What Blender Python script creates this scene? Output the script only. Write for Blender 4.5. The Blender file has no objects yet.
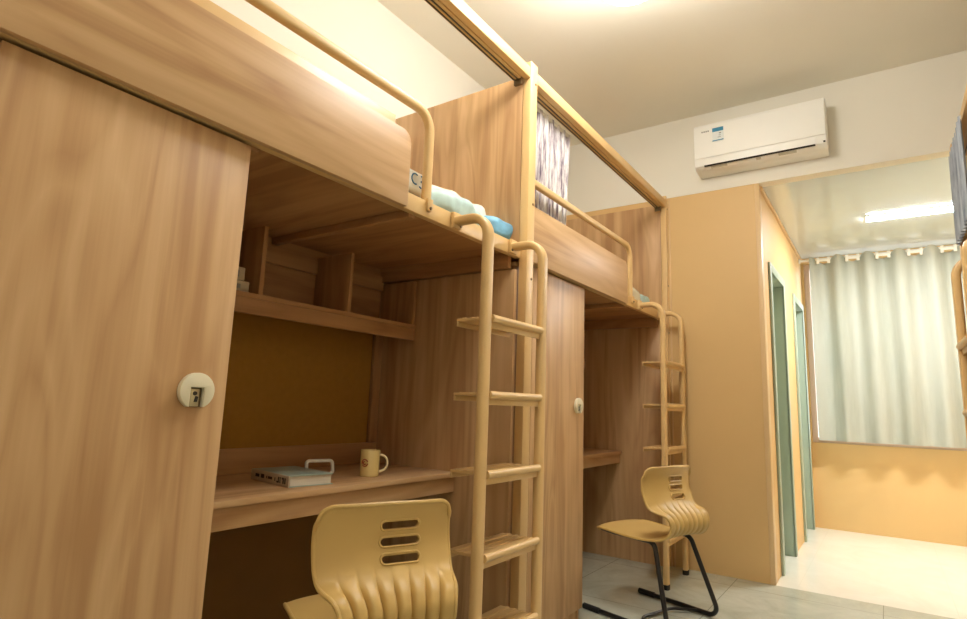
import bpy, bmesh, math, random
from mathutils import Vector, Matrix, noise
random.seed(7)
S = bpy.context.scene
COL = S.collection
PI = math.pi

# ------------------------------------------------------------------ camera
cam_data = bpy.data.cameras.new('camera')
cam = bpy.data.objects.new('camera', cam_data); COL.objects.link(cam)
cam_data.sensor_width = 36.0
cam_data.lens = 580.09 * 36.0 / 967.0
cam_data.clip_start = 0.02
Fw = Vector((0.81091, 0.56272, 0.16051)).normalized()
Rt = Vector((0.56503, -0.82431, 0.03532)).normalized()
Up = Rt.cross(Fw)
M = Matrix((Rt, Up, -Fw)).transposed().to_4x4()
M.translation = Vector((0.3025, -1.3379, 1.0844))
cam.matrix_world = M
S.camera = cam

# ------------------------------------------------------------------ world, exposure
W = bpy.data.worlds.new('daylight'); S.world = W; W.use_nodes = True
bg = W.node_tree.nodes['Background']
bg.inputs[0].default_value = (0.92, 0.97, 1.0, 1); bg.inputs[1].default_value = 3.5
S.view_settings.view_transform = 'Standard'
S.view_settings.look = 'None'
S.view_settings.gamma = 1.0
S.view_settings.use_curve_mapping = False
S.view_settings.exposure = 0.16
LAMP_POWER = 41.0      # ceiling drum lamps of the room
TUBE_POWER = 185.0      # tube light of the passage
WARM = (1.0, 0.985, 0.95)

# ------------------------------------------------------------------ material helpers
def srgb(r, g, b):
    def f(c):
        c /= 255.0
        return c / 12.92 if c <= 0.04045 else ((c + 0.055) / 1.055) ** 2.4
    return (f(r), f(g), f(b), 1)

def new_mat(name):
    m = bpy.data.materials.new(name); m.use_nodes = True
    nt = m.node_tree
    return m, nt, nt.nodes['Principled BSDF']

def plain(name, col, rough=0.5, spec=0.5, metal=0.0, var=0.04, scale=6.0, bump=0.0, bscale=200.0, coat=0.0):
    """painted / moulded surface: base colour with a faint procedural variation"""
    m, nt, b = new_mat(name)
    N, L = nt.nodes, nt.links
    tc = N.new('ShaderNodeTexCoord'); n = N.new('ShaderNodeTexNoise')
    n.inputs['Scale'].default_value = scale; n.inputs['Detail'].default_value = 4
    L.new(tc.outputs['Object'], n.inputs['Vector'])
    r = N.new('ShaderNodeValToRGB')
    r.color_ramp.elements[0].position = 0.3; r.color_ramp.elements[1].position = 0.7
    r.color_ramp.elements[0].color = tuple(c * (1 - var) for c in col[:3]) + (1,)
    r.color_ramp.elements[1].color = tuple(min(1, c * (1 + var)) for c in col[:3]) + (1,)
    L.new(n.outputs['Fac'], r.inputs['Fac']); L.new(r.outputs['Color'], b.inputs['Base Color'])
    b.inputs['Roughness'].default_value = rough; b.inputs['Metallic'].default_value = metal
    b.inputs['Specular IOR Level'].default_value = spec
    b.inputs['Coat Weight'].default_value = coat
    if bump:
        n2 = N.new('ShaderNodeTexNoise'); n2.inputs['Scale'].default_value = bscale
        L.new(tc.outputs['Object'], n2.inputs['Vector'])
        bp = N.new('ShaderNodeBump'); bp.inputs['Strength'].default_value = bump; bp.inputs['Distance'].default_value = 0.002
        L.new(n2.outputs['Fac'], bp.inputs['Height']); L.new(bp.outputs['Normal'], b.inputs['Normal'])
    return m

def wood(name, axis, light, mid, dark, rough=0.42):
    """wood-print laminate with the grain along one object axis"""
    m, nt, b = new_mat(name)
    N, L = nt.nodes, nt.links
    tc = N.new('ShaderNodeTexCoord'); oi = N.new('ShaderNodeObjectInfo')
    ad = N.new('ShaderNodeVectorMath'); ad.operation = 'ADD'
    mul = N.new('ShaderNodeMath'); mul.operation = 'MULTIPLY'; mul.inputs[1].default_value = 13.0
    L.new(oi.outputs['Random'], mul.inputs[0])
    L.new(tc.outputs['Object'], ad.inputs[0]); L.new(mul.outputs[0], ad.inputs[1])
    def mapped(a, s):
        mp = N.new('ShaderNodeMapping')
        sc = [s, s, s]; sc['xyz'.index(axis)] = a
        mp.inputs['Scale'].default_value = sc
        L.new(ad.outputs[0], mp.inputs['Vector']); return mp
    m1 = mapped(0.55, 11.0)
    n1 = N.new('ShaderNodeTexNoise'); n1.inputs['Scale'].default_value = 1.0
    n1.inputs['Detail'].default_value = 3; n1.inputs['Distortion'].default_value = 0.9
    L.new(m1.outputs[0], n1.inputs['Vector'])
    # growth rings: contour lines of a stretched noise
    m2 = mapped(0.9, 6.5)
    n2 = N.new('ShaderNodeTexNoise'); n2.inputs['Scale'].default_value = 1.0; n2.inputs['Detail'].default_value = 1.0
    n2.inputs['Distortion'].default_value = 1.1
    L.new(m2.outputs[0], n2.inputs['Vector'])
    k = N.new('ShaderNodeMath'); k.operation = 'MULTIPLY'; k.inputs[1].default_value = 8.0
    fr = N.new('ShaderNodeMath'); fr.operation = 'PINGPONG'; fr.inputs[1].default_value = 1.0
    L.new(n2.outputs['Fac'], k.inputs[0]); L.new(k.outputs[0], fr.inputs[0])
    m3 = mapped(3.0, 130.0)
    n3 = N.new('ShaderNodeTexNoise'); n3.inputs['Scale'].default_value = 1.0; n3.inputs['Detail'].default_value = 3
    L.new(m3.outputs[0], n3.inputs['Vector'])
    def madd(x, f, y):
        q = N.new('ShaderNodeMath'); q.operation = 'MULTIPLY_ADD'; q.inputs[1].default_value = f
        L.new(x, q.inputs[0])
        if isinstance(y, float): q.inputs[2].default_value = y
        else: L.new(y, q.inputs[2])
        return q.outputs[0]
    s = madd(n1.outputs['Fac'], 1.25, -0.21)
    s = madd(fr.outputs[0], 0.24, s)
    s = madd(n3.outputs['Fac'], 0.20, s)
    r = N.new('ShaderNodeValToRGB'); e = r.color_ramp.elements
    e[0].position = 0.36; e[0].color = dark; e[1].position = 0.92; e[1].color = light
    c = e.new(0.62); c.color = mid
    L.new(s, r.inputs['Fac']); L.new(r.outputs['Color'], b.inputs['Base Color'])
    b.inputs['Roughness'].default_value = rough
    b.inputs['Specular IOR Level'].default_value = 0.4
    bp = N.new('ShaderNodeBump'); bp.inputs['Strength'].default_value = 0.08; bp.inputs['Distance'].default_value = 0.0006
    L.new(n3.outputs['Fac'], bp.inputs['Height']); L.new(bp.outputs['Normal'], b.inputs['Normal'])
    return m

def emit(name, col, strength):
    m, nt, b = new_mat(name)
    b.inputs['Base Color'].default_value = (0.9, 0.9, 0.9, 1)
    b.inputs['Emission Color'].default_value = tuple(col[:3]) + (1,)
    b.inputs['Emission Strength'].default_value = strength
    return m

def tiles(name, c1, c2, grout, size, rough, ox=0.0, oy=0.0):
    m, nt, b = new_mat(name)
    N, L = nt.nodes, nt.links
    tc = N.new('ShaderNodeTexCoord')
    mp = N.new('ShaderNodeMapping'); mp.inputs['Location'].default_value = (ox, oy, 0)
    L.new(tc.outputs['Object'], mp.inputs['Vector'])
    br = N.new('ShaderNodeTexBrick')
    br.offset = 0.0; br.squash = 1.0
    br.inputs['Scale'].default_value = 1.0
    br.inputs['Brick Width'].default_value = size; br.inputs['Row Height'].default_value = size
    br.inputs['Mortar Size'].default_value = 0.0022; br.inputs['Mortar Smooth'].default_value = 0.1
    br.inputs['Bias'].default_value = 0.0
    L.new(mp.outputs[0], br.inputs['Vector'])
    n = N.new('ShaderNodeTexNoise'); n.inputs['Scale'].default_value = 2.4; n.inputs['Detail'].default_value = 9
    n.inputs['Roughness'].default_value = 0.68; n.inputs['Distortion'].default_value = 1.4
    L.new(tc.outputs['Object'], n.inputs['Vector'])
    r = N.new('ShaderNodeValToRGB')
    r.color_ramp.elements[0].position = 0.32; r.color_ramp.elements[0].color = c1
    r.color_ramp.elements[1].position = 0.68; r.color_ramp.elements[1].color = c2
    L.new(n.outputs['Fac'], r.inputs['Fac'])
    L.new(r.outputs[0], br.inputs['Color1']); L.new(r.outputs[0], br.inputs['Color2'])
    br.inputs['Mortar'].default_value = grout
    L.new(br.outputs['Color'], b.inputs['Base Color'])
    b.inputs['Roughness'].default_value = rough
    return m

def fabric(name, cols, sx, sz, trans=0.0, rough=0.85):
    """cloth with streaks running down it; part of the light passes through"""
    m, nt, b = new_mat(name)
    N, L = nt.nodes, nt.links
    tc = N.new('ShaderNodeTexCoord'); mp = N.new('ShaderNodeMapping')
    mp.inputs['Scale'].default_value = (sx, sx, sz)
    L.new(tc.outputs['Object'], mp.inputs['Vector'])
    n = N.new('ShaderNodeTexNoise'); n.inputs['Scale'].default_value = 1.0; n.inputs['Detail'].default_value = 5
    n.inputs['Roughness'].default_value = 0.7
    L.new(mp.outputs[0], n.inputs['Vector'])
    r = N.new('ShaderNodeValToRGB'); e = r.color_ramp.elements
    e[0].position = 0.36; e[0].color = cols[0]; e[1].position = 0.58; e[1].color = cols[-1]
    if len(cols) == 3:
        c = e.new(0.47); c.color = cols[1]
    L.new(n.outputs['Fac'], r.inputs['Fac']); L.new(r.outputs[0], b.inputs['Base Color'])
    b.inputs['Roughness'].default_value = rough; b.inputs['Specular IOR Level'].default_value = 0.15
    if trans:
        t = N.new('ShaderNodeBsdfTranslucent'); L.new(r.outputs[0], t.inputs['Color'])
        mx = N.new('ShaderNodeMixShader'); mx.inputs[0].default_value = trans
        out = N['Material Output']
        L.new(b.outputs[0], mx.inputs[1]); L.new(t.outputs[0], mx.inputs[2]); L.new(mx.outputs[0], out.inputs['Surface'])
    return m

def pages_mat(name):
    m, nt, b = new_mat(name)
    N, L = nt.nodes, nt.links
    tc = N.new('ShaderNodeTexCoord'); mp = N.new('ShaderNodeMapping'); mp.inputs['Scale'].default_value = (2, 2, 900)
    L.new(tc.outputs['Object'], mp.inputs['Vector'])
    n = N.new('ShaderNodeTexNoise'); n.inputs['Scale'].default_value = 1.0
    L.new(mp.outputs[0], n.inputs['Vector'])
    r = N.new('ShaderNodeValToRGB')
    r.color_ramp.elements[0].color = srgb(200, 190, 170); r.color_ramp.elements[1].color = srgb(250, 245, 232)
    L.new(n.outputs['Fac'], r.inputs['Fac']); L.new(r.outputs[0], b.inputs['Base Color'])
    b.inputs['Roughness'].default_value = 0.8
    return m

WL, WM, WD = srgb(218, 180, 133), srgb(204, 163, 116), srgb(184, 141, 96)
wood_x = wood('oak_laminate_grain_x', 'x', WL, WM, WD)
wood_y = wood('oak_laminate_grain_y', 'y', WL, WM, WD)
wood_z = wood('oak_laminate_grain_z', 'z', WL, WM, WD)
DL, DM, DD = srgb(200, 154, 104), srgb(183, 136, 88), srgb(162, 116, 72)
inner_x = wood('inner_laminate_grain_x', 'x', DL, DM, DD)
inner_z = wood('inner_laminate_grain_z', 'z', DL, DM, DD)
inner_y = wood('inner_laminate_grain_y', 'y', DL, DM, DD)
M_frame = plain('tan_powder_coat', srgb(228, 190, 130), 0.38, 0.5, var=0.02, bump=0.03, bscale=500)
M_dark = plain('dark_hardware', srgb(52, 42, 34), 0.5)
M_track = plain('curtain_track_metal', srgb(104, 94, 78), 0.35, 0.5, metal=0.3)
M_bolt = plain('dull_bolt_steel', srgb(120, 98, 66), 0.4, metal=0.4)
M_shell = plain('tan_moulded_plastic', srgb(210, 174, 104), 0.42, 0.5, var=0.015, bump=0.04, bscale=700)
M_black = plain('black_tube_steel', srgb(30, 29, 29), 0.35, 0.5)
M_rubber = plain('black_rubber', srgb(24, 24, 24), 0.75)
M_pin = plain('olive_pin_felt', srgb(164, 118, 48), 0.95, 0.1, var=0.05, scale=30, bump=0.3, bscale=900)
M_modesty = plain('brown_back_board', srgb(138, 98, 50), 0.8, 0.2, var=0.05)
M_wall = plain('cream_wall_paint', srgb(243, 238, 224), 0.85, 0.2, var=0.012, scale=2, bump=0.04, bscale=350)
M_ceil = plain('cream_ceiling_paint', srgb(248, 243, 228), 0.9, 0.2, var=0.012, scale=2)
M_tan = plain('tan_wall_panel', srgb(226, 189, 130), 0.5, 0.4, var=0.015, scale=3)
M_tantrim = plain('tan_corner_trim', srgb(232, 198, 146), 0.4, 0.5, var=0.01)
M_pvc = plain('glossy_pale_ceiling_panel', srgb(208, 216, 216), 0.16, 0.6, var=0.01)
M_green = plain('sage_green_door_paint', srgb(168, 184, 166), 0.4, 0.5, var=0.02)
M_white = plain('white_plastic', srgb(240, 236, 224), 0.35, 0.5, var=0.01)
M_cream = plain('cream_lock_plastic', srgb(236, 226, 196), 0.3, 0.5, var=0.01)
M_groove = plain('shadowed_lock_recess', srgb(120, 98, 62), 0.6)
M_key = plain('lock_steel', srgb(214, 198, 156), 0.3, metal=0.4)
M_acw = plain('ac_white_plastic', srgb(250, 248, 240), 0.4, 0.5, var=0.008)
M_acd = plain('ac_dark_slot', srgb(48, 40, 34), 0.7)
M_blue = plain('sticker_blue', srgb(58, 140, 175), 0.5)
M_stick = plain('sticker_white', srgb(232, 236, 232), 0.5)
M_greyp = plain('print_grey', srgb(150, 145, 135), 0.6)
M_mug = plain('cream_ceramic', srgb(240, 214, 142), 0.22, 0.6, var=0.01, coat=0.3)
M_mugh = plain('pale_ceramic_handle', srgb(246, 230, 190), 0.22, 0.6, var=0.01, coat=0.3)
M_red = plain('mug_print_red', srgb(170, 70, 25), 0.4)
M_cover = plain('teal_grey_book_cover', srgb(170, 186, 172), 0.3, 0.5, var=0.12, scale=14)
M_spine = plain('pale_book_spine', srgb(205, 190, 165), 0.45)
M_ink = plain('book_ink', srgb(52, 40, 30), 0.6)
M_pages = pages_mat('book_pages')
M_wrap = plain('white_plastic_wrap', srgb(240, 238, 224), 0.25, 0.6, var=0.04, scale=12)
M_teal = plain('pale_teal_cloth', srgb(186, 212, 208), 0.6, var=0.16, scale=18)
M_bluec = plain('sky_blue_cloth', srgb(120, 176, 206), 0.6, var=0.22, scale=22)
M_bluet = plain('print_blue', srgb(58, 116, 160), 0.6)
M_box = plain('pale_carton', srgb(190, 172, 142), 0.7, var=0.05)
M_floor = tiles('grey_stone_tile', srgb(176, 179, 162), srgb(204, 206, 190), srgb(140, 142, 126), 0.8, 0.22, 0.35, 0.45)
M_floor2 = tiles('pale_stone_tile', srgb(238, 235, 222), srgb(247, 245, 235), srgb(238, 235, 222), 0.8, 0.16)
M_sage = fabric('sage_curtain_cloth', [srgb(182, 185, 171), srgb(198, 200, 188)], 4, 0.5, 0.2)
M_print = fabric('purple_grey_print_cloth', [srgb(112, 98, 112), srgb(196, 184, 186), srgb(246, 242, 236)], 60, 4, 0.2)
M_bluegrey = fabric('blue_grey_print_cloth', [srgb(150, 160, 178), srgb(182, 192, 208), srgb(208, 216, 226)], 30, 3, 0.2)
M_lamp = emit('lamp_diffuser', WARM, LAMP_POWER)
M_tube = emit('tube_diffuser', (0.95, 0.98, 1.0), TUBE_POWER)
M_lamp2 = emit('dim_lamp_diffuser', WARM, LAMP_POWER * 0.42)
M_added_lamp = emit('added_lamp_diffuser', WARM, LAMP_POWER * 0.75)
mg, ntg, bgl = new_mat('window_glass')
bgl.inputs['Transmission Weight'].default_value = 1.0; bgl.inputs['Roughness'].default_value = 0.0
bgl.inputs['IOR'].default_value = 1.02; bgl.inputs['Base Color'].default_value = (1, 1, 1, 1)
M_glass = mg
M_wframe = plain('pale_pink_window_frame', srgb(226, 200, 182), 0.4, var=0.01)

# ------------------------------------------------------------------ mesh helpers
class MB:
    def __init__(self): self.bm = bmesh.new()
    def box(self, x0, x1, y0, y1, z0, z1, bev=0.0, seg=2):
        g = bmesh.ops.create_cube(self.bm, size=1.0)
        vs = g['verts']
        for v in vs:
            v.co = Vector(((x0 + x1) / 2 + v.co.x * (x1 - x0), (y0 + y1) / 2 + v.co.y * (y1 - y0), (z0 + z1) / 2 + v.co.z * (z1 - z0)))
        if bev > 0:
            es = list({e for v in vs for e in v.link_edges})
            bmesh.ops.bevel(self.bm, geom=es, offset=bev, segments=seg, profile=0.5, affect='EDGES')
        return self
    def prism(self, pts, axis, a, b, bev=0.0):
        """polygon in the two other axes extruded along axis"""
        def P(p, t):
            return Vector((t, p[0], p[1])) if axis == 'x' else Vector((p[0], t, p[1])) if axis == 'y' else Vector((p[0], p[1], t))
        v0 = [self.bm.verts.new(P(p, a)) for p in pts]; v1 = [self.bm.verts.new(P(p, b)) for p in pts]
        n = len(pts); fs = [self.bm.faces.new(v0), self.bm.faces.new(v1[::-1])]
        for i in range(n):
            fs.append(self.bm.faces.new((v0[i], v1[i], v1[(i + 1) % n], v0[(i + 1) % n])))
        bmesh.ops.recalc_face_normals(self.bm, faces=fs)
        if bev > 0:
            es = list({e for f in fs[:2] for e in f.edges})
            bmesh.ops.bevel(self.bm, geom=es, offset=bev, segments=2, profile=0.5, affect='EDGES')
        return self
    def tube(self, path, a, b=None, normal=None, seg=14, closed=False, power=2.0):
        """sweep an oval (a along the plane normal, b across) along a path"""
        b = a if b is None else b
        path = [Vector(p) for p in path]; n = len(path); rings = []
        prevN = None
        for i, p in enumerate(path):
            if closed: t = path[(i + 1) % n] - path[i - 1]
            else: t = path[min(i + 1, n - 1)] - path[max(i - 1, 0)]
            t.normalize()
            if normal is not None: Nn = Vector(normal)
            else:
                if prevN is None:
                    Nn = Vector((0, 0, 1)) if abs(t.z) < 0.9 else Vector((1, 0, 0))
                else: Nn = prevN
            Nn = (Nn - t * Nn.dot(t)).normalized(); prevN = Nn
            B = t.cross(Nn)
            ring = []
            for k in range(seg):
                th = 2 * PI * (k + 0.5) / seg
                c, s = math.cos(th), math.sin(th)
                e = 2.0 / power
                ring.append(self.bm.verts.new(p + Nn * (a * math.copysign(abs(c) ** e, c)) + B * (b * math.copysign(abs(s) ** e, s))))
            rings.append(ring)
        m = n if closed else n - 1
        fs = []
        for i in range(m):
            r0, r1 = rings[i], rings[(i + 1) % n]
            for k in range(seg):
                fs.append(self.bm.faces.new((r0[k], r0[(k + 1) % seg], r1[(k + 1) % seg], r1[k])))
        if not closed:
            fs.append(self.bm.faces.new(rings[0][::-1])); fs.append(self.bm.faces.new(rings[-1]))
        bmesh.ops.recalc_face_normals(self.bm, faces=fs)
        return self
    def lathe(self, prof, c=(0, 0, 0), axis='z', seg=32):
        """revolve (radius, height) pairs about an axis"""
        c = Vector(c); rings = []
        def P(r, h, th):
            u, v = r * math.cos(th), r * math.sin(th)
            return c + (Vector((u, v, h)) if axis == 'z' else Vector((u, h, v)) if axis == 'y' else Vector((h, u, v)))
        for r, h in prof:
            if r < 1e-6: rings.append([self.bm.verts.new(P(0, h, 0))])
            else: rings.append([self.bm.verts.new(P(r, h, 2 * PI * k / seg)) for k in range(seg)])
        fs = []
        for i in range(len(rings) - 1):
            r0, r1 = rings[i], rings[i + 1]
            for k in range(seg):
                k2 = (k + 1) % seg
                if len(r0) == 1 and len(r1) == 1: continue
                if len(r0) == 1: fs.append(self.bm.faces.new((r0[0], r1[k2], r1[k])))
                elif len(r1) == 1: fs.append(self.bm.faces.new((r0[k], r0[k2], r1[0])))
                else: fs.append(self.bm.faces.new((r0[k], r0[k2], r1[k2], r1[k])))
        bmesh.ops.recalc_face_normals(self.bm, faces=fs)
        return self
    def grid(self, fn, nu, nv, thick=0.0):
        """surface fn(u, v) for u, v in 0..1, with a real thickness"""
        vs = [[self.bm.verts.new(Vector(fn(i / nu, j / nv))) for j in range(nv + 1)] for i in range(nu + 1)]
        fs = []
        for i in range(nu):
            for j in range(nv):
                fs.append(self.bm.faces.new((vs[i][j], vs[i + 1][j], vs[i + 1][j + 1], vs[i][j + 1])))
        if thick:
            bmesh.ops.recalc_face_normals(self.bm, faces=fs)
            bmesh.ops.solidify(self.bm, geom=fs, thickness=thick)
        return self
    def blob(self, c, r, p=2.5, amp=0.08, freq=9.0, seed=0.0, rot=0.0, nu=40, nv=22):
        """lumpy rounded cushion shape"""
        def fn(u, v):
            th = 2 * PI * u; ph = PI * (v - 0.5)
            def pw(x): return math.copysign(abs(x) ** (2.0 / p), x)
            x = pw(math.cos(ph)) * pw(math.cos(th)); y = pw(math.cos(ph)) * pw(math.sin(th)); z = pw(math.sin(ph))
            d = 1 + amp * (noise.noise(Vector((x * r[0], y * r[1], z * r[2])) * freq + Vector((seed, seed * 2, 0))) * 2)
            X, Y, Z = x * r[0] * d, y * r[1] * d, z * r[2] * d
            return (c[0] + X * math.cos(rot) - Y * math.sin(rot), c[1] + X * math.sin(rot) + Y * math.cos(rot), c[2] + Z)
        self.grid(fn, nu, nv)
        bmesh.ops.remove_doubles(self.bm, verts=self.bm.verts, dist=1e-5)
        bmesh.ops.recalc_face_normals(self.bm, faces=self.bm.faces)
        return self
    def build(self, name, mat, parent=None, smooth=True, angle=0.6):
        me = bpy.data.meshes.new(name)
        for f in self.bm.faces: f.smooth = smooth
        for e in self.bm.edges:
            if len(e.link_faces) == 2 and e.calc_face_angle(0) > angle: e.smooth = False
        self.bm.to_mesh(me); self.bm.free()
        me.materials.append(mat)
        o = bpy.data.objects.new(name, me); COL.objects.link(o)
        if parent is not None: o.parent = parent
        return o

def fillet(pts, rad, n=8):
    """round the corners of a polyline"""
    pts = [Vector(p) for p in pts]; out = [pts[0]]
    for i in range(1, len(pts) - 1):
        a, b, c = pts[i - 1], pts[i], pts[i + 1]
        d0 = (a - b).normalized(); d1 = (c - b).normalized()
        half = d0.angle(d1) / 2
        t = min(rad / math.tan(half), (a - b).length * 0.49, (c - b).length * 0.49)
        r = t * math.tan(half)
        cen = b + (d0 + d1).normalized() * (r / math.sin(half))
        p0, p1 = b + d0 * t - cen, b + d1 * t - cen
        ang = p0.angle(p1)
        for k in range(n + 1):
            f = k / n
            out.append(cen + (p0 * math.sin((1 - f) * ang) + p1 * math.sin(f * ang)) / math.sin(ang))
    out.append(pts[-1]); return out

def rrect(x0, x1, z0, z1, radii, n=7):
    """outline with a radius per corner: (x0z0, x1z0, x1z1, x0z1)"""
    out = []
    for (cx, cz, sx, sz, r, a0) in ((x0, z0, 1, 1, radii[0], PI), (x1, z0, -1, 1, radii[1], 1.5 * PI), (x1, z1, -1, -1, radii[2], 0), (x0, z1, 1, -1, radii[3], PI / 2)):
        if r <= 0: out.append((cx, cz)); continue
        for k in range(n + 1):
            a = a0 + PI / 2 * k / n
            out.append((cx + sx * r + r * math.cos(a), cz + sz * r + r * math.sin(a)))
    return out

def thing(name, label, cat, loc=(0, 0, 0), rotz=0.0, group=None):
    o = bpy.data.objects.new(name, None); COL.objects.link(o)
    o.location = loc; o.rotation_euler = (0, 0, rotz); o.empty_display_size = 0.1
    tag(o, label, cat, group); return o
def tag(o, label, cat, group=None):
    o['label'] = label; o['category'] = cat
    if group: o['group'] = group
    return o
def struct(name, mb, mat, parent=None):
    o = mb.build(name, mat, parent)
    if parent is None: o['kind'] = 'structure'
    return o
def dup(root, loc, rotz, label, group=None, skip=()):
    """copy of a thing with copies of its parts and sub-parts"""
    r = root.copy(); COL.objects.link(r); r.location = loc; r.rotation_euler = (0, 0, rotz); r['label'] = label
    if group: r['group'] = group
    for ch in list(root.children):
        if ch.name.split('.')[0] in skip: continue
        c = ch.copy(); COL.objects.link(c); c.parent = r
        for g in list(ch.children):
            d = g.copy(); COL.objects.link(d); d.parent = c
    return r

# ------------------------------------------------------------------ the room
XB, XE, XF = -1.0, 4.657, 7.122        # back wall, end wall, far wall of the passage
YL, YR = 0.93, -2.69                   # left and right walls
ZC, ZH = 3.348, 2.719                  # room ceiling, passage ceiling
YC, YO = -0.675, -1.80                 # opening in the end wall
YP = -2.60                             # right wall of the passage
struct('floor', MB().box(XB - .1, XE, YR - .1, YL + .1, -0.1, 0), M_floor)
struct('floor_passage', MB().box(XE, XF + .1, YP - .1, YL + .1, -0.1, 0), M_floor2)
struct('ceiling', MB().box(XB - .1, XE + .1, YR - .1, YL + .1, ZC, ZC + .1), M_ceil)
struct('wall_left', MB().box(XB - .1, XE + .1, YL, YL + .1, 0, ZC), M_wall)
struct('wall_right', MB().box(XB - .1, XE + .1, YR - .1, YR, 0, ZC), M_wall)
struct('wall_back', MB().box(XB - .1, XB, YR, YL, 0, ZC), M_wall)
struct('wall_end', MB().box(XE, XE + .1, YR, YL, ZH, ZC).box(XE, XE + .1, YR, YO, 0, ZH), M_wall)
# tan partition: its face towards the room, and its side along the passage with two door openings
D1, D2, DH = (4.965, 5.64), (6.30, 7.0), 2.17
mb = MB().box(XE - .002, XE + .06, YC + .02, YL, 0, ZH - .002)
struct('wall_partition', mb, M_tan)
mb = MB()
for a, b in ((XE + .06, D1[0]), (D1[1], D2[0]), (D2[1], XF)):
    mb.box(a, b, YC, YC + .12, 0, ZH)
for a, b in (D1, D2): mb.box(a, b, YC, YC + .12, DH, ZH)
struct('wall_passage_left', mb, M_tan)
struct('wall_passage_right', MB().box(XE + .1, XF, YP - .1, YP, 0, ZH), M_tan)
struct('ceiling_passage', MB().box(XE + .1, XF + .1, YP - .1, YC + .4, ZH, ZH + .08), M_pvc)
struct('trim_1', MB().box(XE - .008, XE + .075, YC - .006, YC + .025, 0, ZH - .003, .004), M_tantrim)
struct('trim_2', MB().box(XE + .075, XF, YC - .016, YC, ZH - .03, ZH - .001, .004), M_tantrim)
struct('trim_3', MB().box(XE - .007, XE, -.045, -.035, 0, ZH - .003, .002), M_tantrim)
# far wall with the window opening
WY0, WY1, WZ0, WZ1 = -0.70, -2.42, 0.82, 2.66
mb = MB().box(XF, XF + .2, YP, YC + .12, 0, WZ0).box(XF, XF + .2, YP, YC + .12, WZ1, ZH)
mb.box(XF, XF + .2, YP, WY1, WZ0, WZ1).box(XF, XF + .2, WY0, YC + .12, WZ0, WZ1)
struct('wall_far', mb, M_tan)
wf = MB()
for y0, y1, z0, z1, e in ((WY0 - .05, WY0 - .001, WZ0 + .001, WZ1 - .001, 0), (WY1 + .001, WY1 + .05, WZ0 + .001, WZ1 - .001, 0), (WY1 + .049, WY0 - .049, WZ0 + .001, WZ0 + .05, .006), (WY1 + .049, WY0 - .049, WZ1 - .05, WZ1 - .001, .006), (-1.59, -1.53, WZ0 + .048, WZ1 - .048, .003)):
    wf.box(XF + .03 + e, XF + .09 - e, y0, y1, z0, z1, .003)
win = struct('window_1', wf, M_wframe)
MB().box(XF + .055, XF + .061, WY1 + .03, WY0 - .03, WZ0 + .03, WZ1 - .03).build('window_pane', M_glass, win)
# the two sage doors of the partition
for i, (a, b) in enumerate((D1, D2)):
    mb = MB()
    for s, x in ((1, a), (-1, b)):
        x0, x1 = sorted((x, x + s * .035))
        mb.box(x0, x1, YC - .012, YC + .16, 0, DH, .003)
        xa, xb = sorted((x + s * .035, x - s * .03))
        mb.box(xa, xb, YC - .018, YC - .001, 0, DH + .03, .003)
    mb.box(a + .035, b - .035, YC - .012, YC + .16, DH - .035, DH, .003)
    mb.box(a + .035, b - .035, YC - .018, YC - .001, DH - .035, DH + .03, .003)
    fr = struct('door_%d' % (i + 1), mb, M_green)
    MB().box(a + .036, b - .036, YC + .115, YC + .155, .008, DH - .036, .002).build('door_leaf', M_green, fr)
    MB().tube(fillet([(a + .10, YC + .115, 1.0), (a + .10, YC + .07, 1.0), (a + .20, YC + .07, 1.0)], .015), .009).build('door_handle', M_key, fr)

# ------------------------------------------------------------------ ceiling lamps
def ceiling_lamp(x, y, label, mat, drop=.255):
    t = thing('ceiling_lamp', label, 'lamp', (x, y, ZC), 0, 'round ceiling lamps of the room')
    MB().lathe([(0, 0), (.10, 0), (.10, -.015), (.012, -.02), (.012, -drop + .025), (.05, -drop + .02), (.05, -drop), (0, -drop)]).build('lamp_base', M_white, t)
    MB().lathe([(r, z - drop - .001) for r, z in ((0, 0), (.09, 0), (.14, -.024), (.165, -.07), (.165, -.105), (.14, -.145), (.09, -.165), (0, -.17))], seg=24).build('lamp_shade', mat, t)
    return t
ceiling_lamp(2.22, -0.56, 'round white lamp hanging over the ladder of the nearest bed', M_lamp)
ceiling_lamp(2.70, -0.45, 'added unseen lamp close under the ceiling, brightening it before the second wardrobe', M_added_lamp, .13)  # extra lamp added out of view to brighten the ceiling and end wall
ceiling_lamp(0.05, -0.90, 'round white ceiling lamp at the back of the room behind the camera', M_lamp2)
t = thing('tube_light', 'long white tube light on the glossy ceiling of the passage', 'lamp', (5.89, -1.66, ZH))
MB().box(-.068, .068, -.37, .37, -.010, -.0005, .002).build('lamp_base', M_white, t)
MB().box(-.062, .062, -.362, .362, -.0145, -.0105, .001).build('lamp_tube', M_tube, t)

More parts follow.
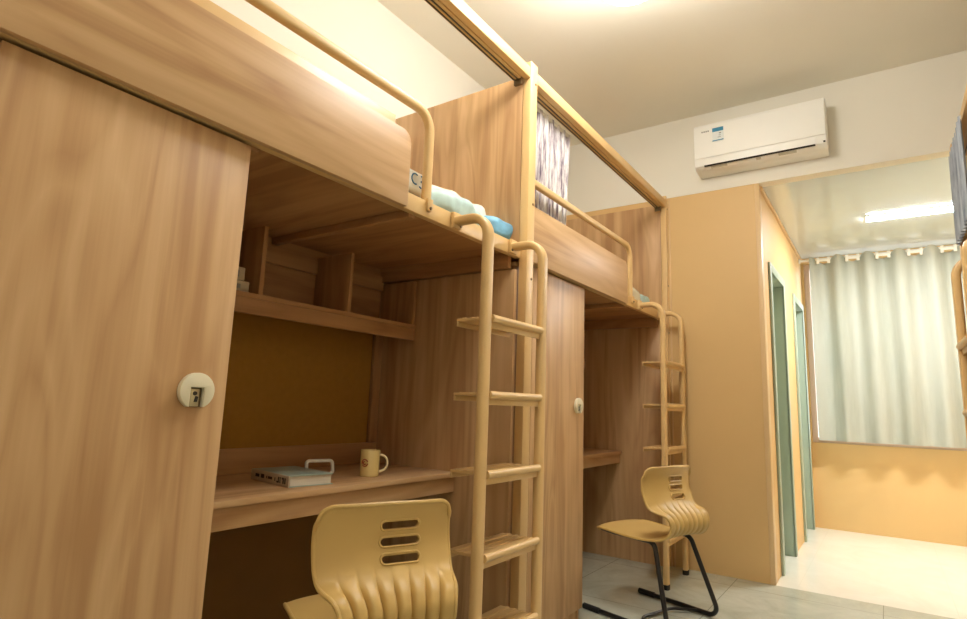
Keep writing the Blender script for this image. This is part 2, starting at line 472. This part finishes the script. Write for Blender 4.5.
# ------------------------------------------------------------------ loft beds (local x along the bed, y towards the wall)
def bed_parts(t, near_panel, far_post, lip):
    L = 2.10
    def post(x0, x1):
        p = MB().box(x0, x1, -.022, .022, 0.0, 2.735, .005).build('post', M_frame, t)
        for z in (2.63, 2.02, 1.66, 1.42):
            MB().lathe([(0, -.0255), (.005, -.0255), (.006, -.022), (0, -.022)], ((x0 + x1) / 2 + .012, 0, z), 'y', 12).build('bolt', M_bolt, p)
    post(0.0, .066)
    if far_post: post(L + .0, L + .024)
    MB().box(.067, L - .001, .010, .040, 1.752, 1.815, .003).build('side_rail', M_frame, t)
    MB().box(-.0, L, .885, .915, 1.752, 1.815, .003).build('wall_rail', M_frame, t)
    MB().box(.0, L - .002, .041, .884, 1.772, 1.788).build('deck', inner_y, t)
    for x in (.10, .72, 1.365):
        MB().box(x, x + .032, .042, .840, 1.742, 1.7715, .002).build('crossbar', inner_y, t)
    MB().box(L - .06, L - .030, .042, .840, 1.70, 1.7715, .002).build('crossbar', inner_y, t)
    # wood guard panel with the rounded free corner
    MB().prism(rrect(.068, 1.300, 1.750, 2.022, (0, .006, .045, 0)), 'y', -.012, .009, .0018).build('guard_panel', wood_x, t)
    if lip:
        MB().box(.07, 1.245, .018, .038, 1.90, 2.074, .003).build('panel_backing', M_frame, t)
    g = fillet([(.06, .022, 2.160), (1.432, .022, 2.160), (1.432, .022, 1.80)], .075, 10)
    gr = MB().tube(g, .015, .019, normal=(0, 1, 0), seg=16, power=3.0).build('guard_rail', M_frame, t)
    MB().prism(rrect(1.417, 1.447, 1.772, 1.822, (.014, .014, .002, .002)), 'y', -.002, .0095, .002).build('rail_bracket', M_frame, gr)
    MB().lathe([(0, -.007), (.005, -.007), (.006, -.002), (0, -.002)], (1.432, 0, 1.785), 'y', 12).build('bolt', M_bolt, gr)
    # canopy beam with a double curtain channel behind it
    be = MB().box(.066, L, -.020, .016, 2.645, 2.702, .004).build('canopy_beam', M_frame, t)
    MB().box(.068, L - .03, .0165, .062, 2.640, 2.650, .001).build('track_plate', M_frame, t)
    MB().box(.068, L - .03, .031, .035, 2.634, 2.6395).box(.068, L - .03, .050, .054, 2.634, 2.6395).build('curtain_track', M_track, t)
    MB().box(L - .03, L - .012, .016, .058, 2.612, 2.66, .003).build('track_end', M_bolt, t)
    MB().box(L + .004, L + .0235, .024, .925, 1.816, 2.668, .0015).build('end_panel', wood_z, t)
    if near_panel:
        MB().box(-.024, -.003, .024, .925, 1.816, 2.668, .0015).build('end_panel', wood_z, t)
    if far_post:
        MB().box(L - .026, L - .008, .024, .90, .0, 1.75, .0015).build('leg_panel', wood_z, t)

def make_wardrobe(t, door_x):
    b = MB().box(-.026, -.003, .025, .905, 0, 1.698, .001).box(.690, .708, .037, .905, 0, 1.740, .001)
    b.box(-.003, .690, .885, .903, .0, 1.735).box(-.003, .690, .037, .885, 1.722, 1.738).box(-.003, .690, .06, .885, .06, .078)
    b.box(-.003, .690, .045, .06, 0, .078)
    b.build('body', wood_z, t)
    MB().box(-.003, door_x - .006, .040, .054, .08, 1.7215).build('filler_panel', inner_z, t)
    d = MB().box(door_x, .712, .018, .036, .07, 1.742, .0015).build('door', wood_z, t)
    hx, hz = .6315, 1.091
    pts = []
    for k in range(41):
        a = math.radians(-62 + 304 * k / 40)
        pts.append((hx + .0425 * math.cos(a), hz + .0425 * math.sin(a)))
    zb = pts[0][1]
    pts = pts + [(hx - .0165, zb), (hx - .0165, hz + .008), (hx + .0165, hz + .008), (hx + .0165, zb)]
    MB().prism(pts, 'y', .002, .0182, .0022).build('lock_handle', M_cream, d)
    MB().box(hx - .0163, hx + .0163, .0155, .0178, zb, hz + .0078).build('lock_recess', M_groove, d)
    MB().box(hx - .0125, hx + .0085, .009, .0155, zb + .001, hz + .004, .0015).build('lock_plate', M_key, d)
    k = MB().lathe([(0, .006), (.0045, .006), (.005, .009), (0, .009)], (hx - .003, 0, hz - .006), 'y', 14)
    k.prism([(hx - .004, hz - .026), (hx + .003, hz - .026), (hx + .005, hz - .014), (hx - .001, hz - .012)], 'y', .0065, .009)
    k.build('keyhole', M_dark, d)

def make_desk(t):
    x0, x1 = .711, 2.072
    MB().box(x0, x1, .302, .86, .752, .772, .002).build('desktop', wood_x, t)
    MB().box(x0 + .001, x1 - .001, .318, .336, .684, .7515, .001).build('apron', wood_x, t)
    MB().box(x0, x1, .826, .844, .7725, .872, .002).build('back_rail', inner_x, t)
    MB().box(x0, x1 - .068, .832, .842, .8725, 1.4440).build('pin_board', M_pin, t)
    MB().box(x1 - .056, x1 - .002, .822, .842, .8725, 1.4440, .002).build('frame_strip', inner_z, t)
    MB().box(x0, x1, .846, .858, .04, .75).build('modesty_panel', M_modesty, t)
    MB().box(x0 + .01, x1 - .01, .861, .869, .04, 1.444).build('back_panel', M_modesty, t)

def make_shelf(t):
    x0, x1 = .711, 2.072
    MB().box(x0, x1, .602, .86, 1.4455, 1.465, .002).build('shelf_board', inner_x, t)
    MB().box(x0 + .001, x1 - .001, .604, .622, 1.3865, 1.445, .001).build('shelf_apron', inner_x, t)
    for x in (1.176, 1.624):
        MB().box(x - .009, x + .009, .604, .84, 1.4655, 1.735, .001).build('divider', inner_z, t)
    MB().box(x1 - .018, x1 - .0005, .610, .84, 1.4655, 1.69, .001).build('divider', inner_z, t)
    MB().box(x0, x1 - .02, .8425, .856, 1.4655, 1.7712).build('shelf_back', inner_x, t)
    r = MB().box(x0, 1.166, .826, .841, 1.655, 1.730, .002).box(1.186, 1.614, .826, .841, 1.655, 1.730, .002).box(1.634, x1 - .02, .826, .841, 1.655, 1.730, .002)
    rr = r.build('top_rail', inner_x, t)
    for x in (1.25, 1.76):
        MB().lathe([(0, .823), (.008, .823), (.008, .826), (0, .826)], (x, 0, 1.695), 'y', 14).build('screw_hole', M_dark, rr)  # dark disc, the shade inside a screw hole put into its colour

X1, X2 = .431, 2.531
b1 = thing('loft_bed', 'nearest loft bed with wood guard panel at the upper left', 'bed', (X1, 0, 0), 0, 'loft beds of the room')
bed_parts(b1, True, False, True)
b2 = thing('loft_bed', 'second loft bed beside the end wall with print curtain on its canopy beam', 'bed', (X2, 0, 0), 0, 'loft beds of the room')
bed_parts(b2, False, True, False)
w1 = thing('wardrobe', 'large oak-print wardrobe at the left edge with round white lock handle', 'wardrobe', (X1, 0, 0), 0, 'wardrobes under the loft beds')
make_wardrobe(w1, .174)
w2 = thing('wardrobe', 'oak-print wardrobe with door between the first ladder and the far desk', 'wardrobe', (X2, 0, 0), 0, 'wardrobes under the loft beds')
make_wardrobe(w2, .135)
d1 = thing('desk', 'oak-print desk with book and cream mug on it', 'desk', (X1, 0, 0), 0, 'desks under the loft beds')
make_desk(d1)
d2 = dup(d1, (X2, .027, 0), 0, 'oak-print desk under the second bed with nothing on it')
s1 = thing('hutch_shelf', 'divided wood shelf above the desk with book and mug', 'shelf', (X1, 0, 0), 0, 'shelves above the desks')
make_shelf(s1)
s2 = dup(s1, (X2, .027, 0), 0, 'divided wood shelf hidden in the shade above the far desk')
# the row along the right-hand wall: only the end of its bed reaches into the picture
ob = dup(b2, (XE - .01, -1.775, 0), PI, 'loft bed at the right edge facing the other two with blue-grey curtain')
ow = dup(w2, (XE - .03, -1.775, 0), PI, 'wardrobe beneath the loft bed along the right wall')

# ------------------------------------------------------------------ ladders
def make_ladder(t):
    for s in (-1, 1):
        x = .21 * s
        p = fillet([(x, 0, .012), (x, 0, 1.782), (x, .160, 1.782)], .085, 12)
        r = MB().tube(p, .0245, .0170, normal=(1, 0, 0), seg=20, power=3.2).build('ladder_rail', M_frame, t)
        MB().tube([(x, 0, 0), (x, 0, .03)], .026, .019, normal=(1, 0, 0), seg=18, power=3).build('rubber_foot', M_rubber, r)
        MB().box(x - .026, x + .026, .1450, .1625, 1.752, 1.815, .004).build('hook_plate', M_frame, r)
        MB().lathe([(0, .141), (.005, .141), (.006, .145), (0, .145)], (x - s * .018, 0, 1.765), 'y', 12).build('bolt', M_bolt, r)
    for i in range(5):
        z = .292 + .279 * i
        m = MB().tube([(-.187, -.012, z - .012), (.187, -.012, z - .012)], .0145, .0125, normal=(0, 0, 1), seg=16)
        m.box(-.187, .187, -.010, .150, z - .016, z - .006, .002)
        m.box(-.187, .187, -.006, .002, z - .048, z - .016, .002)
        m.box(-.187, .187, .142, .150, z - .036, z - .016, .002)
        for q in (0, .035, .07, .105): m.box(-.187, .187, .005 + q, .017 + q, z - .006, z - .0035)
        m.build('tread', M_frame, t)
l1 = thing('ladder', 'tan metal ladder hooked on the nearest bed beside the desk with the mug', 'ladder', (2.235, -.153, 0), 0, 'bed ladders')
make_ladder(l1)
l2 = dup(l1, (4.30, -.153, 0), 0, 'tan metal ladder behind the far chair, beside the tan partition')
l3 = dup(l1, (3.29, -1.622, 0), PI, 'tan metal ladder at the right edge, on the bed with blue-grey curtain')

# ------------------------------------------------------------------ chairs
def interp(keys, s):
    for (a, va), (b, vb) in zip(keys, keys[1:]):
        if s <= b:
            f = (s - a) / (b - a); return va + (vb - va) * f
    return keys[-1][1]
def catmull(P, t):
    n = len(P) - 1; i = min(int(t * n), n - 1); f = t * n - i
    p0, p1, p2, p3 = P[max(i - 1, 0)], P[i], P[i + 1], P[min(i + 2, n)]
    return tuple(0.5 * (2 * b + (c - a) * f + (2 * a - 5 * b + 4 * c - d) * f * f + (3 * b - a - 3 * c + d) * f ** 3) for a, b, c, d in zip(p0, p1, p2, p3))
# side profile: (y, z, half width, rib strength)
PROF = [(.215, .428, .190, 0), (.195, .443, .200, 0), (.12, .444, .203, 0), (.03, .437, .203, 0), (-.07, .434, .200, 0), (-.150, .437, .192, .0),
        (-.215, .447, .180, .7), (-.250, .475, .172, 1), (-.258, .510, .170, 1), (-.240, .545, .182, 1), (-.208, .578, .200, .3),
        (-.180, .615, .210, .0), (-.162, .665, .212, 0), (-.158, .72, .212, 0), (-.164, .765, .211, 0), (-.172, .792, .208, 0)]
def shell_point(u, v, off=0.0):
    """u along the profile, v across -1..1"""
    y, z, w, rib = catmull(PROF, u)
    y2, z2, _, _ = catmull(PROF, min(u + .004, 1)); y1, z1, _, _ = catmull(PROF, max(u - .004, 0))
    ty, tz = y2 - y1, z2 - z1; l = math.hypot(ty, tz); ny, nz = tz / l, -ty / l       # outward (rear / under side)
    edge = abs(v)
    # wings of the back and the rims of the seat curve forward / up a little
    back = min(1.0, max(0.0, (u - .58) / .14)); back = back * back * (3 - 2 * back)
    cup = (-.010 + .046 * back) * edge ** 2.6
    ribs = 0.0
    if rib > 0:
        ribs = max(0, rib) * (.019 * (1 - abs(math.sin(v * PI * 4.0))) ** 2.2 - .004) * (1 - edge ** 8)
    d = cup + ribs + off
    return Vector((v * w, y + ny * d, z + nz * d))
def make_chair(t):
    bm = bmesh.new()
    NU, NV = 96, 128
    def vmap(j): return -1 + 2 * j / NV
    vs = [[bm.verts.new(shaped(i / NU, vmap(j), 0)) for j in range(NV + 1)] for i in range(NU + 1)]
    wi = [[bm.verts.new(shaped(i / NU, vmap(j), -.0085)) for j in range(NV + 1)] for i in range(NU + 1)]
    for i in range(NU):
        for j in range(NV):
            bm.faces.new((vs[i][j], vs[i + 1][j], vs[i + 1][j + 1], vs[i][j + 1]))
            bm.faces.new((wi[i][j], wi[i][j + 1], wi[i + 1][j + 1], wi[i + 1][j]))
    for i in range(NU):
        for j in (0, NV): bm.faces.new((vs[i][j], vs[i + 1][j], wi[i + 1][j], wi[i][j]))
    for j in range(NV):
        for i in (0, NU): bm.faces.new((vs[i][j], vs[i][j + 1], wi[i][j + 1], wi[i][j]))
    bmesh.ops.recalc_face_normals(bm, faces=bm.faces)
    me = bpy.data.meshes.new('shell'); bm.to_mesh(me); bm.free()
    sh = bpy.data.objects.new('shell', me); COL.objects.link(sh)
    # three slots cut through the back
    cb = MB(); slots = []
    for k, (zc, hw) in enumerate(((.722, .060), (.675, .062), (.628, .060))):
        xo = .032
        out = rrect(xo - hw, xo + hw, zc - .0115, zc + .0115, (.0114,) * 4, 6)
        cb.prism(out, 'y', -.30, -.05)
        slots.append((xo, zc, hw))
    cut = cb.build('cutter', M_shell)
    md = sh.modifiers.new('slots', 'BOOLEAN'); md.operation = 'DIFFERENCE'; md.object = cut; md.solver = 'EXACT'
    dg = bpy.context.evaluated_depsgraph_get(); dg.update()
    me2 = bpy.data.meshes.new_from_object(sh.evaluated_get(dg))
    sh.modifiers.clear(); sh.data = me2
    bpy.data.objects.remove(cut)
    me2.materials.clear(); me2.materials.append(M_shell)
    b2_ = bmesh.new(); b2_.from_mesh(me2)
    for f in b2_.faces: f.smooth = True; f.material_index = 0
    for e in b2_.edges:
        if len(e.link_faces) == 2 and e.calc_face_angle(0) > .7: e.smooth = False
    b2_.to_mesh(me2); b2_.free()
    sh.parent = t
    # raised rims around the slots on the rear face
    def uz(z):
        lo, hi = .6, 1.0
        for _ in range(30):
            m = (lo + hi) / 2
            if shaped(m, .1, 0).z < z: lo = m
            else: hi = m
        return lo
    rim = MB()
    for xo, zc, hw in slots:
        path = []
        for (x, z) in rrect(xo - hw - .003, xo + hw + .003, zc - .0145, zc + .0145, (.0144,) * 4, 6):
            u = uz(z); w = catmull(PROF, u)[2]
            path.append(shaped(u, x / w, -.0095))
        rim.tube(path, .0036, seg=8, closed=True)
    rim.build('slot_rim', M_shell, sh)
    # rolled edge all round the shell
    loop = []
    for i in range(0, NU + 1, 2): loop.append(vs_co(i / NU, -1))
    for j in range(2, NV, 2): loop.append(vs_co(1, vmap(j)))
    for i in range(NU, -1, -2): loop.append(vs_co(i / NU, 1))
    for j in range(NV - 2, 0, -2): loop.append(vs_co(0, vmap(j)))
    MB().tube(loop, .0068, seg=10, closed=True).build('edge_bead', M_shell, sh)
    # C-shaped sled frame, one tube each side and cross tubes
    for s in (-1, 1):
        x = .235 * s
        p = [(.172 * s, .175, .425), (.166 * s, .10, .417), (.162 * s, -.165, .412), (.232 * s, -.29, .014), (.245 * s, .215, .014)]
        MB().tube(fillet(p, .05, 9), .0125, seg=14).build('leg', M_black, t)
        MB().tube([(.2435 * s, .13, .014), (.2455 * s, .235, .014)], .0155, seg=14).build('rubber_foot', M_rubber, t)
    MB().tube(fillet([(-.225, -.16, .016), (-.13, -.06, .016), (.13, -.06, .016), (.225, -.16, .016)], .08, 8), .008, seg=12).build('crossbar', M_black, t)
    MB().tube([(-.152, .05, .414), (.152, .05, .414)], .010, seg=12).tube([(-.156, -.09, .412), (.156, -.09, .412)], .010, seg=12).build('seat_bar', M_black, t)
def shaped(u, v, off):
    """shell surface with rounded top corners and a slightly dipped top edge"""
    co = shell_point(u, v, off); q = abs(v)
    f = max(0.0, min(1.0, (co.z - .60) / .192))
    if u > .7:
        co.z -= (.014 * q ** 2 + .006) * f ** 3
        k = max(0.0, q - .76) / .24
        co.z -= .036 * f ** 3 * (1 - math.sqrt(max(0.0, 1 - k * k)))
    if u < .12:
        co.y -= .030 * (1 - u / .12) * q ** 4
    return co
def vs_co(u, v): return shaped(u, v, -.004)
c1 = thing('chair', 'nearest tan plastic chair in front of the desk with the mug', 'chair', (1.70, .042, 0), math.radians(65.8 - 90), 'tan plastic chairs')
make_chair(c1)
c2 = dup(c1, (3.608, -.198, 0), math.radians(72.9 - 90), 'far tan plastic chair on black tube legs before the second ladder')

# ------------------------------------------------------------------ things on the near desk and shelf
t = thing('book', 'thick closed book with grey-green cover lying on the desk', 'book', (1.650, .392, .7724), math.radians(-8))
MB().box(.006, .170, .006, .270, .0035, .036).build('pages', M_pages, t)
c = MB().box(0, .176, 0, .276, 0, .0033, .001).box(0, .176, 0, .276, .0362, .0395, .001)
c.build('cover', M_cover, t)
sp = MB().prism(rrect(-.004, .0, 0, .0395, (.003, 0, 0, .003), 4), 'y', 0, .276).build('spine', M_spine, t)
g = MB(); xs = (-.0052, -.0041)
for y0, y1, z0, z1 in ((.020, .027, .010, .030), (.032, .040, .010, .030), (.040, .046, .024, .030), (.055, .061, .010, .030), (.066, .082, .010, .016), (.066, .072, .010, .030), (.092, .097, .014, .026),
                       (.115, .145, .016, .025), (.152, .158, .016, .025), (.175, .198, .014, .028), (.212, .240, .015, .026)):
    g.box(*xs, y0, y1, z0, z1)
g.build('spine_lettering', M_ink, sp)
t = thing('phone_stand', 'small white rounded frame stand behind the book', 'stand', (1.945, .585, .7724), math.radians(-22))
fp = [(x, 0, z) for x, z in rrect(-.054, .054, .006, .058, (.013,) * 4, 6)]
fr = MB().tube([(x, .0 + z * .25, z) for x, y_, z in fp], .009, .0065, normal=(0, 1, 0), seg=12, closed=True, power=3).build('stand_frame', M_white, t)
MB().box(-.05, .05, .0, .07, .0, .006, .002).build('stand_base', M_white, t)

t = thing('mug', 'cream mug with small red-brown emblem on the desk', 'mug', (2.092, .452, .7724), 0)
MB().lathe([(0, 0), (.036, 0), (.0385, .003), (.0405, .104), (.0395, .106), (.038, .104), (.036, .012), (0, .010)], seg=48).build('cup', M_mug, t)
va = math.radians(-38)                  # handle direction
hp = []
for k in range(17):
    a = -PI / 2 + PI * k / 16
    rr, zz = .0385 + .034 * math.cos(a) ** .8 if abs(math.cos(a)) > 1e-6 else .0385, .053 + .033 * math.sin(a)
    hp.append((rr * math.cos(va), rr * math.sin(va), zz))
MB().tube(hp, .0055, .0048, normal=(-math.sin(va), math.cos(va), 0), seg=12).build('handle', M_mugh, t)
em = MB(); ca = math.radians(-166)
def on_mug(a, z): 
    r = .0393 + (z - .003) * .00002 + (z / .104) * .0018
    return Vector((r * math.cos(a), r * math.sin(a), z))
for (r0, st, en) in ((.0135, 20, 200), (.0135, 225, 350), (.0060, 90, 330)):
    pts = []
    for k in range(13):
        q = math.radians(st + (en - st) * k / 12)
        pts.append(on_mug(ca + r0 * math.cos(q) / .04, .056 + r0 * math.sin(q)))
    em.tube(pts, .0026, seg=6)
em.build('emblem', M_red, t)

for i, (x, z, h, lab) in enumerate(((1.510, 1.4655, .042, 'lower small pale carton on the shelf beside the near wardrobe'), (1.500, 1.508, .05, 'upper small pale carton standing on another carton on the shelf'))):
    o = thing('small_carton', lab, 'box', (x, .66, z), 0, 'small cartons on the near shelf')
    MB().box(-.045, .045 + .012 * (1 - i), -.04, .045, 0, h, .003).build('carton_body', M_box, o)
    MB().box(-.03, .02, -.0412, -.0402, .012, h - .014).build('carton_print', M_greyp, o)

# ------------------------------------------------------------------ bundles lying on the beds
t = thing('bedding_bundle', 'white and blue bundle of wrapped bedding on the nearest bed', 'bedding', (2.25, .165, 1.797))
MB().blob((-.10, -.020, .085), (.20, .085, .066), 2.6, .10, 14, 1.3, -.03).build('teal_roll', M_teal, t)
MB().blob((.04, .045, .115), (.30, .075, .088), 2.4, .14, 11, 4.1, .02).build('white_wrap', M_wrap, t)
MB().blob((.235, -.020, .085), (.115, .085, .064), 2.8, .08, 16, 8.2).build('blue_roll', M_bluec, t)
t = thing('wrapped_packet', 'white packet with blue marks at the rounded end of the near guard panel', 'packet', (1.845, .13, 1.789))
MB().box(-.11, .075, -.075, .12, .06, .148, .016, 4).build('packet_body', M_wrap, t)
MB().box(-.10, .065, -.06, .11, .0, .059, .004).build('packet_base', M_box, t)
mk = MB()
for cx, cz, r, a0, a1 in ((-.010, .112, .020, 60, 290), (.024, .121, .011, -110, 110), (.024, .099, .013, -140, 100)):
    mk.tube([(cx + r * math.cos(math.radians(a0 + (a1 - a0) * k / 12)), -.0752, cz + r * math.sin(math.radians(a0 + (a1 - a0) * k / 12))) for k in range(13)], .0030, .0030, normal=(0, 1, 0), seg=8)
mk.build('packet_marks', M_bluet, t)
t = thing('bedding_bundle', 'pale bundle of wrapped bedding at the foot of the second bed', 'bedding', (4.27, .13, 1.793))
MB().blob((-.12, .0, .072), (.18, .08, .068), 2.6, .12, 14, 2.2).build('white_wrap', M_wrap, t)
MB().blob((.14, -.01, .064), (.11, .07, .058), 2.8, .10, 14, 6.2).build('teal_roll', M_teal, t)
t = thing('folded_cloth', 'small white folded cloth beside the guard rail end of the second bed', 'cloth', (3.87, .10, 1.789))
MB().blob((0, 0, .065), (.045, .05, .06), 3.0, .08, 20, 3.0).build('cloth_fold', M_wrap, t)

# ------------------------------------------------------------------ curtains
def curtain_mesh(x0, x1, zt, zb, folds, amp, flare=0.0, seed=0.0, th=.002, axis='x', nu=160, nv=30, wav=0.0):
    def fn(u, v):
        x = x0 + (x1 - x0) * u
        z = zt + (zb - zt) * v
        ph = 2 * PI * folds * u + .8 * noise.noise(Vector((u * folds * .7, seed, v * .6)))
        y = amp * (.55 + .45 * v) * math.sin(ph) * (1 + .5 * noise.noise(Vector((u * 5, seed + 3, 0))))
        x += flare * v * (u - .5)
        z += wav * math.cos(ph * .5) * (1 - v)
        return (x, y, z) if axis == 'x' else (y, x, z)
    return MB().grid(fn, nu, nv, th)
cu = thing('bed_curtain', 'white and purple-grey print curtain gathered beside the post of the second bed', 'curtain', (X2 + .39, .068, 0))
curtain_mesh(-.25, .22, 2.620, 2.05, 7, .018, -.12, 1.0).build('cloth', M_print, cu)
MB().box(-.25, .22, -.004, .004, 2.600, 2.6215, .002).build('curtain_tape', M_white, cu)
cu2 = thing('bed_curtain', 'blue-grey curtain hanging from the beam at the right edge', 'curtain', (XE - .39, -1.742, 0), PI)
curtain_mesh(-.33, .30, 2.640, 2.10, 9, .012, -.02, 5.0).build('cloth', M_bluegrey, cu2)
MB().box(-.33, .30, -.004, .004, 2.620, 2.6415, .002).build('curtain_tape', M_white, cu2)

XR = 6.95
rod = thing('curtain_rod', 'white curtain rod across the window under the passage ceiling', 'curtain rod', (XR, 0, 2.655))
MB().tube([(0, -.682, 0), (0, -2.50, 0)], .0125, seg=16).build('rod', M_white, rod)
for y in (-.692, -2.49):
    MB().lathe([(0, 0), (.024, .0), (.024, .014), (0, .014)], (0, y, 0), 'y', 20).build('rod_end', M_white, rod)
sc = thing('window_curtain', 'sage grey curtain over the window at the end of the passage', 'curtain', (XR, 0, 0))
def wc(u, v):
    y = -.775 - 1.66 * u
    ph = 2 * PI * (y + .90) / .248
    top = 2.650 + .034 * math.cos(ph) * -1
    z = top + (.852 - top) * v
    x = .048 * (1 - .30 * v) * math.cos(ph + .5 * noise.noise(Vector((u * 3, v * .7, 2)))) + .012 * noise.noise(Vector((u * 22, v * 1.2, 0))) * (.4 + v)
    return (x, y, z)
MB().grid(wc, 260, 26, .002).build('cloth', M_sage, sc)
k = 0
y = -.90
while y > -2.4:
    m = MB().box(-.050, -.034, y - .060, y - .034, 2.600, 2.668, .006, 3).box(-.050, -.034, y + .034, y + .060, 2.600, 2.668, .006, 3)
    m.box(-.050, -.034, y - .040, y + .040, 2.622, 2.646, .004, 2)
    m.build('curtain_clip', M_white, sc)
    y -= .248

# ------------------------------------------------------------------ air conditioner on the end wall
AX = XE - .001
ac = thing('air_conditioner', 'white split air conditioner high on the end wall', 'air conditioner', (AX, -.705, 2.776))
prof = [(0, .046), (-.075, .046), (-.150, .052), (-.182, .072), (-.192, .105), (-.198, .36), (-.188, .385), (-.160, .397), (0, .397)]
MB().prism([(x, z) for x, z in prof], 'y', -.419, .419, .006).build('body', M_acw, ac)
MB().prism([(-.1925, .128), (-.2005, .362), (-.206, .360), (-.2005, .126)], 'y', -.414, .414, .002).build('front_panel', M_acw, ac)
MB().prism([(-.187, .076), (-.1925, .118), (-.1985, .116), (-.193, .072)], 'y', -.355, .355, .002).build('louver', M_acw, ac)
MB().prism([(-.180, .0655), (-.187, .0740), (-.1895, .0720), (-.1825, .0625)], 'y', -.352, .352).build('air_slot', M_acd, ac)
fp = ac
st = MB().box(-.2055 - .0022, -.2040, .210, .286, .235, .335).build('energy_label', M_stick, ac)
MB().box(-.2085, -.2078, .210, .286, .306, .335).box(-.2085, -.2078, .210, .286, .235, .242).build('label_print', M_blue, st)
MB().box(-.2085, -.2078, .228, .242, .272, .276).box(-.2085, -.2078, .228, .250, .258, .262).box(-.2085, -.2078, .226, .240, .286, .294).build('label_text', M_greyp, st)
lg = MB()
for q in range(4): lg.box(-.2068, -.2050, .352 - q * .014, .361 - q * .014, .318, .328)
lg.build('maker_mark', M_greyp, ac)
MB().prism([(-.186, .0755), (-.1865, .087), (-.1885, .087), (-.188, .0755)], 'y', -.41, -.398).build('indicator', M_acd, ac)
vg = MB()
for y0, y1 in ((.20, .31), (-.02, .01), (-.24, -.13)):
    vg.prism([(-.155, .0535), (-.172, .0640), (-.1728, .0628), (-.1558, .0523)], 'y', y0, y1)
vg.build('lower_vent', plain('ac_vent_grey', srgb(205, 196, 176), 0.6), ac)
